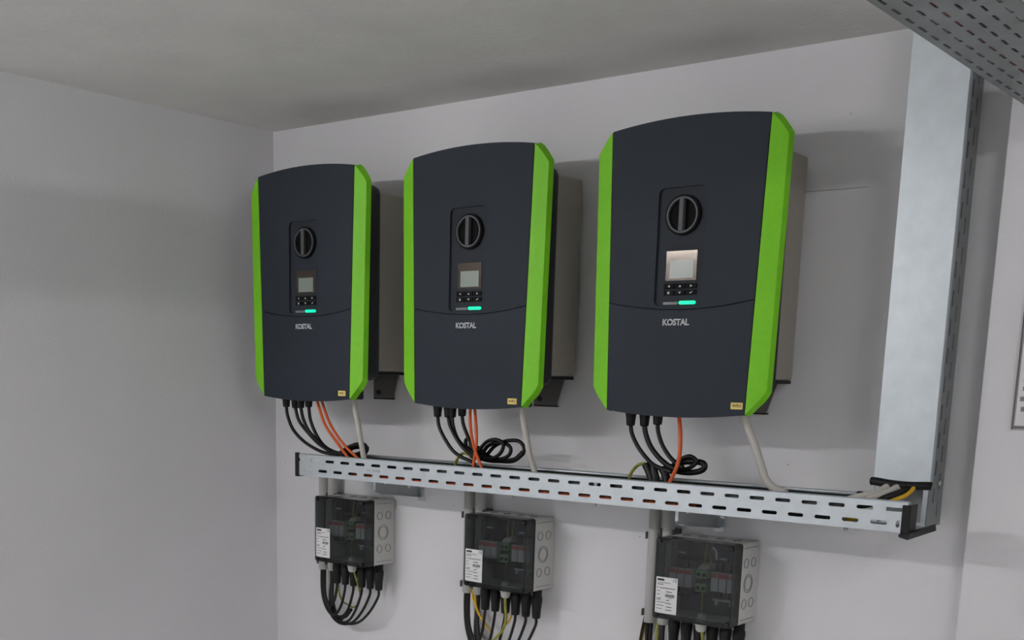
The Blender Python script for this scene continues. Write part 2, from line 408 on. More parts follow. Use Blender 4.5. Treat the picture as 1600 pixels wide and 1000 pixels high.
tput('front_rim', tube([(RX0, RYF + 0.0032, RZT - 0.0035), (RX1, RYF + 0.0032, RZT - 0.0035)], 0.0040, 10, 0), M['galv'])
tput('back_rim', tube([(RX0, RYB - 0.0032, RZT - 0.0035), (1.392, RYB - 0.0032, RZT - 0.0035)], 0.0040, 10, 0), M['galv'])
tput('inner_rim', box(RX0, RX1, RYF + 0.006, RYF + 0.014, RZT - 0.0035, RZT - 0.0020), M['galv'])
tput('back_rim_cap', box(1.388, 1.396, RYB - 0.009, RYB + 0.003, RZT - 0.009, RZT + 0.002, 0.001), M['black'])
# black edge guards at both open ends
o = tput('edge_guard', boxes([(RX0 - 0.004, RX0 + 0.009, RYF - 0.0035, RYF + 0.003, RZB - 0.004, RZT + 0.002, 0.0015), (RX0 - 0.004, RX0 + 0.006, RYF - 0.003, RYB + 0.003, RZB - 0.0045, RZB + 0.002, 0.0015), (RX0 - 0.004, RX0 + 0.006, RYB - 0.002, RYB + 0.003, RZB - 0.004, RZT + 0.002, 0.001)]), M['black'])
o['label'] = 'black rubber edge guard'
o = tput('edge_guard', boxes([(RX1 - 0.009, RX1 + 0.006, RYF - 0.0035, RYF + 0.003, RZB - 0.003, RZT - 0.006, 0.0015), (RX1 + 0.001, RX1 + 0.005, RYF - 0.003, RYF + 0.035, RZB - 0.003, RZT - 0.006, 0.0012)]), M['black'])
tput('edge_guard', prism([(RX1 - 0.010, RYF - 0.006, RZB - 0.0035), (RX1 + 0.010, RYF - 0.006, RZB - 0.0005), (RX1 + 0.010, RYB + 0.004, RZB + 0.006), (RX1 + 0.008, RYB + 0.004, RZB + 0.003)], [(RX1 - 0.010, RYF - 0.006, RZB - 0.0085), (RX1 + 0.006, RYF - 0.006, RZB - 0.0125), (RX1 + 0.012, RYB + 0.004, RZB - 0.006), (RX1 + 0.008, RYB + 0.004, RZB - 0.004)]), M['black'])
for x in (0.352, 0.655, 0.872, 1.165, 1.412):
    tput('bolt', lathe_z([(0.0028, -0.007), (0.0042, -0.0045), (0.0042, 0.0)], (x, RYF + 0.012, RZB - 0.0014), 10), M['galvd'])
o = tput('stamped_mark', remap(text('CT  S02028', 0.0085, 0.0003, spacing=1.05), lambda c: Vector((0.248 + c.x, RYF - 0.0011 + c.z, -0.1672 + c.y))), M['galvd'])

# tapered support arms under the tray
def arm(label, x0, wp, yf):
    t = thing('support_bracket', label, 'bracket', (x0, 0, RZB - 0.0014), 'steel arms carrying the tray')
    web = [(yf, 0.0), (yf, -0.026), (yf + 0.004, -0.032), (yf + 0.010, -0.0345), (-0.030, -0.0520), (-0.003, -0.0540), (-0.003, 0.0)]
    link('arm_web', remap(slab(web, [], 0.0025), SIDE(0.00125)), M['galvd'], t)
    link('lower_flange', prism([(0.0025, yf + 0.010, -0.0345), (0.0025, -0.003, -0.0530), (0.010, -0.003, -0.0530), (0.010, yf + 0.010, -0.0345)], [(0.0025, yf + 0.010, -0.0362), (0.0025, -0.003, -0.0547), (0.010, -0.003, -0.0547), (0.010, yf + 0.010, -0.0362)]), M['galvd'], t)
    link('front_flange', box(0.0, 0.007, yf - 0.0016, yf, -0.027, 0.0), M['galv'], t)
    link('top_flange', box(0.0025, wp, yf, -0.003, -0.0025, 0.0), M['galvd'], t)
    link('wall_plate', box(-0.004, wp, -0.0035, 0.0, -0.064, 0.010, 0.001), M['galv'], t)
    for y in (yf + 0.030, -0.055):
        link('bolt', lathe_z([(0.0028, -0.013), (0.0028, -0.0065), (0.0062, -0.0065), (0.0062, -0.0025)], (0.011, y, 0), 8, False), M['zinc'], t)
arm('galvanised steel arm carrying the tray above the box nearest the corner', 0.184, 0.0185, -0.172)
arm('galvanised steel arm carrying the tray above the right-hand box', 1.036, 0.0215, -0.180)

# ================================================================== vertical cable duct with its cover
VX0, VX1, VYF, VYB = 1.4085, 1.5115, -0.100, -0.022
vt = thing('cable_duct', 'tall closed galvanised steel duct on the wall right of the inverters', 'cable duct', (1.46, 0, 0))
def vput(name, me, m):
    for v in me.vertices: v.co.x -= 1.46
    return link(name, me, m, vt)
vput('cover', box(VX0 - 0.001, VX1 + 0.001, VYF - 0.0018, VYF, -0.116, HC - 0.004, 0.0005), M['galv'])
for s, x in ((-1, VX0), (1, VX1)):
    vput('cover_return', box(x - 0.001 if s > 0 else x - 0.0012, x + 0.0012 if s > 0 else x + 0.001, VYF, VYF + 0.011, -0.116, HC - 0.004), M['galv'])
vh = [slot(-0.0470, -0.165 + 0.0505 * k, 0.0060, 0.0300) for k in range(0, 17)] + [slot(-0.0720, -0.140 + 0.0505 * k, 0.0060, 0.0300) for k in range(0, 16)]
for x in (VX0 + 0.0012, VX1 - 0.0012):
    vput('side_wall', remap(slab([(VYF + 0.001, -0.197), (VYB, -0.197), (VYB, HC - 0.004), (VYF + 0.001, HC - 0.004)], vh, 0.0014), SIDE(x)), M['galvo'])  # darker steel than the cover: the shade on the sides is in the colour
vput('back_wall', box(VX0, VX1, VYB - 0.0014, VYB, -0.197, HC - 0.004), M['galvd'])
for x in (VX0 + 0.006, VX1 - 0.006):
    vput('side_lip', box(x - 0.005, x + 0.005, VYF + 0.001, VYF + 0.003, -0.197, -0.117), M['galv'])
for z in (-0.12, 0.3, 0.62): vput('spacer', box(VX0 + 0.02, VX1 - 0.02, VYB, 0.0, z - 0.02, z + 0.02), M['galvd'])
vput('side_bolt', remap(lathe_z([(0.005, 0), (0.005, 0.003), (0.003, 0.005)], sides=12), lambda c: Vector((VX1 + c.z, -0.052 + c.x, -0.118 + c.y))), M['zinc'])
o = vput('edge_guard', tube([(VX0 - 0.005, VYF - 0.001, -0.1185), (VX0 + 0.004, VYF - 0.002, -0.1185), (1.440, VYF - 0.003, -0.1215), (1.475, VYF - 0.003, -0.1225), (VX1 - 0.004, VYF - 0.002, -0.1205), (VX1 + 0.004, VYF - 0.001, -0.121)], 0.0078, 10, 5), M['black'])
o['label'] = 'black rubber edge guard on the cut end of the cover'

# ================================================================== overhead perforated tray
OX0, OX1, OZ, OY0, OY1 = 1.614, 1.914, 0.518, -3.45, -0.04
ot = thing('overhead_cable_tray', 'wide perforated steel cable tray hanging overhead at the upper right', 'cable tray', (1.764, 0, OZ))
def oput(name, me, m):
    for v in me.vertices: v.co.x -= 1.764; v.co.z -= OZ
    return link(name, me, m, ot)
oh = []
for r in range(13):
    x = 1.6265 + 0.0230 * r
    y = -0.218 + 0.0486 * 4 + (0.0243 if r % 2 else 0.0)
    k = 0
    while y - 0.0486 * k > -1.6:
        yy = y - 0.0486 * k
        if yy < -0.06: oh.append(slot(x, yy, 0.0046, 0.0285, 3))
        k += 1
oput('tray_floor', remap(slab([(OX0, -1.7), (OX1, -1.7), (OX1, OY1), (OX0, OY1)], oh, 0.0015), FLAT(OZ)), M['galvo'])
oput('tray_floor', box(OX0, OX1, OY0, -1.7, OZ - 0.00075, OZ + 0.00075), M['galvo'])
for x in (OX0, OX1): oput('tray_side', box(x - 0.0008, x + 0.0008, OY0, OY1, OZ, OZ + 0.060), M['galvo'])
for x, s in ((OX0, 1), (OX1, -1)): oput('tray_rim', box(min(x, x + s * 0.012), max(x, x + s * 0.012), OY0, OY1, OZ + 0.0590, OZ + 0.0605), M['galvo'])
for y in (-0.9, -2.6):
    for x in (OX0 + 0.03, OX1 - 0.03): oput('hanger_rod', tube([(x, y, OZ - 0.004), (x, y, HC)], 0.004, 8, 0), M['zinc'])
for i, (x, m, r, nm) in enumerate(((1.640, 'cgrey', 0.007, 'grey'), (1.668, 'cred', 0.006, 'brown red'), (1.700, 'cblack', 0.006, 'black'), (1.735, 'cgrey', 0.008, 'thick grey'), (1.775, 'cred', 0.0055, 'slim brown red'), (1.820, 'cblack', 0.008, 'thick black'))):
    c = link('power_cable', tube([(x, -3.4, OZ + 0.001 + r), (x + 0.012, -2.4, OZ + 0.001 + r), (x - 0.008, -1.2, OZ + 0.001 + r), (x + 0.004, -0.6, OZ + 0.001 + r), (x, -0.045, OZ + 0.001 + r)], r, 8), M[m])
    tag(c, nm + ' cable lying in the overhead perforated tray', 'cable', 'cables in the overhead tray')

# ================================================================== combiner boxes with smoked lids
BW, BH, YL, YM, YB = 0.0906, 0.1729, -0.118, -0.0815, -0.002
BOX = [(0.0093, -0.4325), (0.5242, -0.4354), (1.0503, -0.4403)]
CONN = (-0.075, -0.044, -0.013, 0.018, 0.049, 0.080)
def make_box(label, i):
    bx, bz = BOX[i]
    t = thing('combiner_box', label, 'junction box', (bx, 0, bz), 'junction boxes below the tray')
    # grey base: hollow, open to the front
    base_o = rrect(-BW, BW, 0, BH, 0.006, 4); base_i = rrect(-BW + 0.004, BW - 0.004, 0.004, BH - 0.004, 0.004, 4)
    b = link('base', remap(slab(base_o, [base_i], YB - YM - 0.002), FRONT((YB + YM) / 2)), M['boxgrey'], t)
    link('back_panel', box(-BW + 0.003, BW - 0.003, -0.008, YB, 0.003, BH - 0.003), M['inner'], t)
    # knockouts on the side and the top
    def ring(c, n, r, side):
        f = (lambda q: Vector((BW + 0.0003 + q.z, c[0] + q.x, c[1] + q.y))) if side else (lambda q: Vector((c[0] + q.x, c[1] + q.y, BH + 0.0003 + q.z)))
        link('knockout', remap(slab(circ(0, 0, r, n), [circ(0, 0, r - 0.0012, n)], 0.0012), f), M['groove'], b)
    for y in (-0.060, -0.0275):
        for z in (0.1308, 0.0445): ring((y, z), 20, 0.0105, True)
    ring((-0.0465, 0.0868), 28, 0.0200, True); ring((-0.0465, 0.0868), 24, 0.0155, True)
    for x in (-0.06, -0.02, 0.02, 0.06): ring((x, -0.045), 16, 0.009, False)
    for z in (0.1625, 0.0105): link('moulded_line', box(BW - 0.0002, BW + 0.0007, -0.072, -0.012, z - 0.0006, z + 0.0006), M['groove'], b)
    # smoked lid: a hollow cap, its front plate and its side frame
    lo = rrect(-BW - 0.0012, BW + 0.0012, -0.001, BH + 0.001, 0.007, 4); li = rrect(-BW + 0.0028, BW - 0.0028, 0.003, BH - 0.003, 0.004, 4)
    l = link('lid', remap(slab(lo, [], 0.003), FRONT(YL + 0.0015)), M['smoke'], t); l['label'] = 'smoked transparent lid'
    link('lid_frame', remap(slab(lo, [li], YM - YL - 0.003), FRONT((YM + YL + 0.003) / 2)), M['smoke2'], l)
    link('lid_gasket', remap(slab(lo, [li], 0.002), FRONT(YM - 0.001)), M['lidrim'], l)
    for x in (-BW + 0.007, BW - 0.007):
        for z in (0.0075, BH - 0.0075):
            link('lid_screw', remap(lathe_z([(0.0052, 0), (0.0052, 0.002), (0.003, 0.0025)], sides=12), lambda c, x=x, z=z: Vector((x + c.x, YL - 0.0002 - c.z, z + c.y))), M['lidrim'], l)
            link('screw_post', remap(lathe_z([(0.0056, 0), (0.0056, 0.030)], sides=10), lambda c, x=x, z=z: Vector((x + c.x, YL + 0.0035 + c.z, z + c.y))), M['lidrim'], l)
    # type label
    lb = link('type_label', remap(slab(rrect(-0.0860, -0.0345, 0.0115, 0.0895, 0.0008, 2), [], 0.0005), FRONT(YL - 0.0004)), M['paper'], t); lb['label'] = 'white printed type label'
    x0, z1 = -0.0860, 0.0895
    def bar(xa, xb, za, zb, m, nm='print_line'):
        link(nm, box(x0 + xa, x0 + xb, YL - 0.0009, YL - 0.0005, z1 - zb, z1 - za), M[m], lb)
    bar(0.003, 0.0195, 0.0035, 0.0078, 'ink', 'print_block')
    bar(0.003, 0.034, 0.0112, 0.0126, 'inkpale'); bar(0.003, 0.018, 0.0148, 0.0168, 'inkpale')
    bar(0.003, 0.006, 0.0210, 0.0240, 'inkpale'); bar(0.009, 0.047, 0.0226, 0.0240, 'ink')
    for za, w_ in ((0.0290, 0.007), (0.0365, 0.007), (0.0450, 0.011), (0.0480, 0.010)): bar(0.003, 0.003 + w_, za, za + 0.0018, 'inkpale')
    bar(0.025, 0.039, 0.0300, 0.0316, 'ink'); bar(0.0305, 0.041, 0.0435, 0.0446, 'inkpale'); bar(0.026, 0.034, 0.0480, 0.0496, 'ink')
    xx = 0.0235
    while xx < 0.046:
        ww = random.choice((0.0005, 0.0009, 0.0013)); bar(xx, xx + ww, 0.0355, 0.0420, 'ink', 'barcode_bar'); xx += ww + 0.0008
    bar(0.003, 0.025, 0.0535, 0.0549, 'inkpale'); bar(0.025, 0.038, 0.0548, 0.0562, 'ink'); bar(0.003, 0.021, 0.0605, 0.0620, 'inkpale'); bar(0.027, 0.040, 0.0625, 0.0640, 'ink'); bar(0.003, 0.017, 0.0675, 0.0690, 'inkpale'); bar(0.026, 0.040, 0.0692, 0.0707, 'ink')
    link('ce_mark', remap(text('CE', 0.0085, 0.0004), lambda c: Vector((-0.0410 + c.x, YL - 0.0007 + c.z, 0.0838 + c.y))), M['ink'], lb)
    # what shows inside
    link('mounting_rail', box(-0.083, 0.083, -0.020, -0.008, 0.074, 0.104, 0.001), M['inner'], t)
    link('inner_cover', box(-0.088, -0.070, -0.060, -0.008, 0.080, 0.160, 0.002), M['inner'], t)
    for g0 in (-0.079, 0.021):
        for k in range(3):
            x = g0 + 0.0188 * k
            mm = link('surge_module', box(x, x + 0.0165, -0.078, -0.020, 0.066, 0.106, 0.001), M['mod'], t)
            link('module_flag', box(x + 0.001, x + 0.0155, -0.0795, -0.078, 0.095, 0.104), M['modred'], mm)
            link('module_base', box(x, x + 0.0165, -0.060, -0.012, 0.050, 0.124, 0.001), M['modblk'], mm)
    for z in (0.098, 0.069):
        tb = link('terminal_block', box(-0.0180, 0.0080, -0.072, -0.012, z - 0.0095, z + 0.0095, 0.001), M['term'], t)
        for x in (-0.0115, 0.0015): link('terminal_hole', remap(slab(circ(0, 0, 0.0042, 14), [], 0.001), lambda c, x=x, z=z: Vector((x + c.x, -0.0724 + c.z, z - 0.001 + c.y))), M['btn'], tb)
    link('terminal_cap', prism([(-0.016, -0.070, 0.1085), (0.008, -0.070, 0.1085), (0.008, -0.030, 0.1085), (-0.016, -0.030, 0.1085)], [(-0.013, -0.058, 0.118), (0.010, -0.058, 0.118), (0.010, -0.030, 0.118), (-0.013, -0.030, 0.118)]), M['mod'], t)
    for xa, xb, z in ((-0.068, -0.052, 0.138), (0.030, 0.046, 0.134)): link('marker', box(xa, xb, -0.062, -0.058, z - 0.0016, z + 0.0016), M['mod'], t)
    link('earth_bar', box(0.024, 0.076, -0.070, -0.062, 0.0455, 0.0485), M['mod'], t)
    link('earth_bar', box(-0.065, -0.030, -0.060, -0.052, 0.0455, 0.0475), M['inner'], t)
    for x in (0.032, 0.066): link('earth_screw', box(x - 0.003, x + 0.003, -0.070, -0.060, 0.036, 0.045), M['mod'], t)
    link('earth_wire', tube([(0.000, -0.060, 0.164), (-0.002, -0.064, 0.145), (-0.003, -0.062, 0.118)], 0.0019, 8), M['cge'], t)
    link('earth_wire', tube([(0.012, -0.060, 0.164), (0.013, -0.064, 0.140), (0.009, -0.062, 0.112)], 0.0019, 8), M['cge'], t)
    link('earth_wire', tube([(-0.003, -0.066, 0.060), (0.000, -0.070, 0.040), (0.000, -0.070, 0.004)], 0.0017, 8), M['cge'], t)
    if i == 2: link('loose_wire', tube([(0.020, -0.075, 0.158), (0.030, -0.080, 0.152), (0.033, -0.080, 0.134)], 0.0026, 8), M['mod'], t)
    link('inner_gland', lathe_z([(0.010, 0.003), (0.010, 0.010), (0.007, 0.014)], (0.0, -0.070, 0), 16), M['boxgrey'], t)
    link('gland', lathe_z([(0.0075, -0.026), (0.011, -0.022), (0.0125, -0.012), (0.0135, -0.011), (0.0135, 0.0)], (0.001, -0.070, 0), 12), M['boxgrey'], t)
    return t
make_box('smoked-lid junction box nearest the corner, its lid almost black', 0)
make_box('smoked-lid junction box below the middle inverter', 1)
make_box('smoked-lid junction box below the right-hand inverter, cut by the lower frame edge', 2)

# ================================================================== conduits beside the boxes
names3 = ('the box nearest the corner', 'the middle box', 'the right-hand box')
for i, (bx, bz) in enumerate(BOX):
    for k, dx in enumerate((-0.0575, -0.0225)):
        x = bx - BW + dx
        t = thing('conduit', ('outer' if k == 0 else 'inner') + ' grey conduit left of ' + names3[i], 'conduit', (x, -0.030, -0.472), 'grey conduits')
        ro, ri, h = 0.0135, 0.0118, 0.262
        link('pipe', lathe_z([(ri, 0.03), (ri, 0), (ro, 0), (ro, h), (ri, h), (ri, h - 0.03)], sides=20), M['pvc'], t)
        for z in (0.022, 0.195) if k == 0 else (0.205,):
            c = link('clip', boxes([(-0.0165, 0.0165, 0.004, 0.030, z - 0.008, z + 0.008, 0.001), (-0.0165, -0.0140, -0.012, 0.004, z - 0.008, z + 0.008, 0.0008), (0.0140, 0.0165, -0.012, 0.004, z - 0.008, z + 0.008, 0.0008)]), M['groove'], t)

# ================================================================== cables
PTS = {
 'i1a': [(-0.134, -0.17, -0.026), (-0.129, -0.17, -0.051), (-0.11, -0.17, -0.084), (-0.074, -0.17, -0.111), (-0.032, -0.17, -0.129), (0.009, -0.17, -0.139), (0.055, -0.17, -0.141)],
 'i1b': [(-0.1, -0.17, -0.028), (-0.086, -0.17, -0.062), (-0.05, -0.17, -0.093), (-0.009, -0.17, -0.12), (0.038, -0.17, -0.136), (0.084, -0.17, -0.139)],
 'i1c': [(-0.074, -0.175, -0.027), (-0.068, -0.172, -0.057), (-0.048, -0.169, -0.089), (-0.007, -0.166, -0.118), (0.036, -0.163, -0.136), (0.085, -0.16, -0.138)],
 'i1d': [(-0.05, -0.17, -0.024), (-0.047, -0.166, -0.06), (-0.029, -0.162, -0.097), (-0.003, -0.158, -0.124), (0.039, -0.154, -0.138), (0.081, -0.15, -0.136)],
 'o1a': [(-0.023, -0.17, -0.007), (0.014, -0.175, -0.066), (0.065, -0.18, -0.112), (0.101, -0.185, -0.14), (0.131, -0.19, -0.16)],
 'o1b': [(-0.007, -0.17, -0.007), (0.033, -0.175, -0.065), (0.088, -0.18, -0.115), (0.135, -0.185, -0.142), (0.164, -0.19, -0.162)],
 'ac1': [(0.103, -0.16, 0.008), (0.108, -0.162, -0.023), (0.121, -0.164, -0.062), (0.134, -0.166, -0.109), (0.144, -0.168, -0.14), (0.15, -0.17, -0.159)],
 'coil1a': [(0.046, -0.155, -0.142), (0.077, -0.155, -0.124), (0.111, -0.155, -0.114), (0.136, -0.155, -0.115), (0.128, -0.155, -0.131), (0.102, -0.155, -0.141), (0.069, -0.155, -0.145)],
 'coil1b': [(0.053, -0.145, -0.144), (0.081, -0.145, -0.124), (0.11, -0.145, -0.119), (0.133, -0.145, -0.121), (0.121, -0.145, -0.138), (0.087, -0.145, -0.146)],
 'i2a': [(0.386, -0.17, -0.033), (0.391, -0.17, -0.057), (0.407, -0.17, -0.082), (0.432, -0.17, -0.109), (0.459, -0.17, -0.124), (0.488, -0.17, -0.132), (0.502, -0.17, -0.14)],
 'i2b': [(0.418, -0.17, -0.033), (0.426, -0.17, -0.056), (0.446, -0.17, -0.084), (0.468, -0.17, -0.105), (0.492, -0.17, -0.118), (0.516, -0.17, -0.126)],
 'i2c': [(0.426, -0.165, -0.033), (0.43, -0.165, -0.055), (0.444, -0.165, -0.083), (0.469, -0.165, -0.103), (0.495, -0.165, -0.115), (0.521, -0.165, -0.124)],
 'i2d': [(0.456, -0.165, -0.029), (0.46, -0.164, -0.051), (0.473, -0.163, -0.077), (0.483, -0.162, -0.095), (0.494, -0.161, -0.111), (0.513, -0.16, -0.123)],
 'o2a': [(0.488, -0.175, -0.008), (0.491, -0.178, -0.044), (0.5, -0.181, -0.08), (0.513, -0.184, -0.108), (0.533, -0.187, -0.141), (0.544, -0.19, -0.157)],
 'o2b': [(0.495, -0.17, -0.007), (0.505, -0.174, -0.049), (0.511, -0.178, -0.086), (0.511, -0.182, -0.112), (0.509, -0.186, -0.143), (0.509, -0.19, -0.159)],
 'ac2': [(0.621, -0.16, 0.002), (0.625, -0.162, -0.012), (0.632, -0.163, -0.038), (0.645, -0.165, -0.08), (0.656, -0.167, -0.115), (0.669, -0.168, -0.142), (0.673, -0.17, -0.153)],
 'loop2a': [(0.481, -0.15, -0.131), (0.499, -0.15, -0.106), (0.518, -0.15, -0.088), (0.541, -0.15, -0.081), (0.561, -0.15, -0.085), (0.567, -0.15, -0.095), (0.56, -0.15, -0.11), (0.542, -0.15, -0.122), (0.51, -0.15, -0.129)],
 'loop2b': [(0.485, -0.14, -0.129), (0.501, -0.14, -0.112), (0.517, -0.14, -0.096), (0.543, -0.14, -0.088), (0.568, -0.14, -0.09), (0.581, -0.14, -0.1), (0.576, -0.14, -0.115), (0.553, -0.14, -0.125), (0.516, -0.14, -0.129)],
 'loop2c': [(0.508, -0.13, -0.115), (0.526, -0.13, -0.098), (0.549, -0.13, -0.087), (0.572, -0.13, -0.082), (0.597, -0.13, -0.083), (0.611, -0.13, -0.097), (0.605, -0.13, -0.114), (0.58, -0.13, -0.125), (0.546, -0.13, -0.131), (0.513, -0.13, -0.132), (0.48, -0.13, -0.128)],
 'loop2d': [(0.472, -0.125, -0.104), (0.494, -0.125, -0.118), (0.514, -0.125, -0.126), (0.547, -0.125, -0.13), (0.581, -0.125, -0.126), (0.605, -0.125, -0.108)],
 'tail2': [(0.475, -0.155, -0.113), (0.463, -0.155, -0.1), (0.461, -0.155, -0.086), (0.471, -0.155, -0.083), (0.475, -0.155, -0.096), (0.476, -0.155, -0.114)],
 'ge2': [(0.425, -0.15, -0.145), (0.435, -0.152, -0.13), (0.451, -0.155, -0.118), (0.468, -0.158, -0.117), (0.484, -0.16, -0.125)],
 'i3a': [(0.913, -0.17, -0.032), (0.918, -0.17, -0.052), (0.933, -0.17, -0.076), (0.953, -0.17, -0.097), (0.973, -0.17, -0.112), (0.999, -0.17, -0.12), (1.016, -0.17, -0.124)],
 'i3b': [(0.946, -0.17, -0.032), (0.951, -0.17, -0.051), (0.963, -0.17, -0.074), (0.983, -0.17, -0.095), (1.005, -0.17, -0.11), (1.026, -0.17, -0.118)],
 'i3c': [(0.974, -0.165, -0.028), (0.977, -0.165, -0.046), (0.987, -0.165, -0.069), (1.003, -0.165, -0.09), (1.02, -0.165, -0.104), (1.039, -0.165, -0.114)],
 'o3a': [(1.026, -0.175, -0.006), (1.035, -0.178, -0.043), (1.038, -0.181, -0.084), (1.034, -0.184, -0.113), (1.023, -0.187, -0.141), (1.021, -0.19, -0.152)],
 'ac3': [(1.158, -0.16, 0.006), (1.171, -0.162, -0.022), (1.192, -0.163, -0.063), (1.211, -0.165, -0.105), (1.221, -0.167, -0.125), (1.239, -0.168, -0.14), (1.266, -0.17, -0.147)],
 'loop3a': [(1.0, -0.15, -0.12), (1.016, -0.15, -0.103), (1.032, -0.15, -0.094), (1.046, -0.15, -0.091), (1.059, -0.15, -0.098), (1.057, -0.15, -0.106), (1.041, -0.15, -0.116), (1.017, -0.15, -0.121)],
 'loop3b': [(0.99, -0.14, -0.12), (1.01, -0.14, -0.109), (1.037, -0.14, -0.102), (1.06, -0.14, -0.102), (1.073, -0.14, -0.106), (1.071, -0.14, -0.116), (1.053, -0.14, -0.123), (1.028, -0.14, -0.125), (1.003, -0.14, -0.122)],
 'loop3c': [(0.993, -0.13, -0.114), (1.017, -0.13, -0.106), (1.042, -0.13, -0.105), (1.065, -0.13, -0.104), (1.067, -0.13, -0.113), (1.056, -0.13, -0.121), (1.031, -0.13, -0.124), (1.006, -0.13, -0.119)],
 'drop3a': [(0.951, -0.165, -0.112), (0.958, -0.166, -0.122), (0.965, -0.168, -0.133), (0.969, -0.169, -0.145), (0.971, -0.17, -0.156)],
 'drop3b': [(0.97, -0.165, -0.112), (0.973, -0.167, -0.125), (0.978, -0.168, -0.138), (0.981, -0.17, -0.154)],
 'drop3c': [(0.99, -0.165, -0.118), (0.998, -0.167, -0.127), (1.004, -0.168, -0.14), (1.007, -0.17, -0.152)],
 'ge3': [(0.903, -0.15, -0.145), (0.912, -0.152, -0.129), (0.928, -0.155, -0.115), (0.947, -0.158, -0.112), (0.959, -0.16, -0.119)],
 'b1_grey': [(-0.126, -0.025, -0.462), (-0.128, -0.025, -0.507), (-0.124, -0.025, -0.545), (-0.11, -0.025, -0.574), (-0.089, -0.025, -0.588)],
 'b1_ge': [(-0.074, -0.035, -0.532), (-0.061, -0.035, -0.551), (-0.044, -0.035, -0.558), (-0.02, -0.035, -0.564), (0.0, -0.035, -0.55)],
 'b2_Y1': [(0.394, -0.03, -0.462), (0.394, -0.032, -0.48), (0.403, -0.033, -0.496), (0.414, -0.035, -0.516), (0.429, -0.037, -0.532), (0.446, -0.038, -0.547), (0.466, -0.04, -0.562)],
 'b2_Y2': [(0.403, -0.032, -0.461), (0.405, -0.034, -0.482), (0.409, -0.036, -0.502), (0.425, -0.038, -0.525), (0.443, -0.04, -0.54)],
 'b2_ge': [(0.525, -0.07, -0.46), (0.525, -0.068, -0.488), (0.526, -0.066, -0.514), (0.516, -0.064, -0.542), (0.496, -0.062, -0.564), (0.482, -0.06, -0.576)],
 'b2_br': [(0.523, -0.04, -0.469), (0.525, -0.04, -0.493), (0.521, -0.04, -0.515), (0.509, -0.04, -0.534)],
 'b3_Y': [(0.891, -0.03, -0.463), (0.889, -0.03, -0.479), (0.886, -0.03, -0.504), (0.884, -0.03, -0.527), (0.881, -0.03, -0.556)],
 'b3_K0': [(0.891, -0.035, -0.47), (0.887, -0.035, -0.493), (0.884, -0.035, -0.514), (0.882, -0.035, -0.539)],
 'b3_ge': [(0.924, -0.03, -0.466), (0.923, -0.03, -0.478), (0.923, -0.03, -0.498), (0.926, -0.03, -0.528)],
 'b3_g': [(0.912, -0.02, -0.469), (0.905, -0.02, -0.493), (0.899, -0.02, -0.518), (0.895, -0.02, -0.555)],
 'b3_g2': [(0.949, -0.03, -0.471), (0.952, -0.03, -0.488), (0.953, -0.03, -0.508), (0.957, -0.03, -0.543)],
 'b3_ge2': [(1.054, -0.07, -0.465), (1.056, -0.07, -0.476), (1.058, -0.07, -0.493), (1.058, -0.07, -0.52)],
}
def sag(p):
    x, y, z = p[-1]
    return p + [(x + 0.012, y - 0.006, min(z - 0.03, -0.590)), (x + 0.045, y - 0.012, min(z - 0.05, -0.622)), (x + 0.090, y - 0.014, min(z - 0.05, -0.626))]
def cable(name, label, cat, pts, r, m, group, conn=None, cr=0.0105, cl=0.045, sides=10):
    """one cable: its sheath and, where it has one, its plug at the upper end"""
    p0 = Vector(pts[0])
    t = thing(name, label, cat, p0, group)
    link('sheath', tube([Vector(p) - p0 for p in pts], r, sides), M[m], t)
    if conn:
        top = conn
        pr = [(cr * 0.72, -0.002), (cr * 0.80, 0.002), (cr * 0.86, cl * 0.30), (cr, cl * 0.55), (cr * 1.04, cl * 0.60), (cr * 1.04, cl * 0.78), (cr * 0.9, cl * 0.80), (cr * 0.9, top)]
        link('plug', lathe_z(pr, (0, 0, 0), 12), M['black'], t)
    return t
inv_txt = ('the inverter nearest the corner', 'the middle inverter', 'the right-hand inverter')
ordn = ('leftmost', 'second', 'third', 'fourth')
for i, keys in enumerate((('i1a', 'i1b', 'i1c', 'i1d'), ('i2a', 'i2b', 'i2c', 'i2d'), ('i3a', 'i3b', 'i3c'))):
    for k, key in enumerate(keys):
        p = list(PTS[key])
        cable('solar_cable', ordn[k] + ' black plugged cable from the left under ' + inv_txt[i], 'cable', p, 0.0043 if i < 2 else (0.0055 if k == 1 else 0.0045), 'cblack', 'black cables under the inverters', conn=abs(p[0][2]) + 0.006, cr=0.0115, cl=0.040)
for key, lab in (('o1a', 'left of the two orange cables under the inverter nearest the corner'), ('o1b', 'right of the two orange cables under the inverter nearest the corner'), ('o2a', 'orange cable crossing to the right under the middle inverter'), ('o2b', 'orange cable crossing to the left under the middle inverter'), ('o3a', 'single orange cable under the right-hand inverter')):
    p = PTS[key]; p = [(p[0][0], p[0][1], 0.0)] + p[1:]
    cable('data_cable', lab, 'cable', p, 0.0036 if key != 'o3a' else 0.0042, 'corange', 'orange cables')
for key, i in (('ac1', 0), ('ac2', 1), ('ac3', 2)):
    p = PTS[key]; p = [(p[0][0], p[0][1], 0.0)] + p[1:]
    cable('mains_cable', 'thick grey cable from the right underside of ' + inv_txt[i], 'cable', p, 0.0068 if i < 2 else 0.0080, 'cgrey', 'grey cables under the inverters')
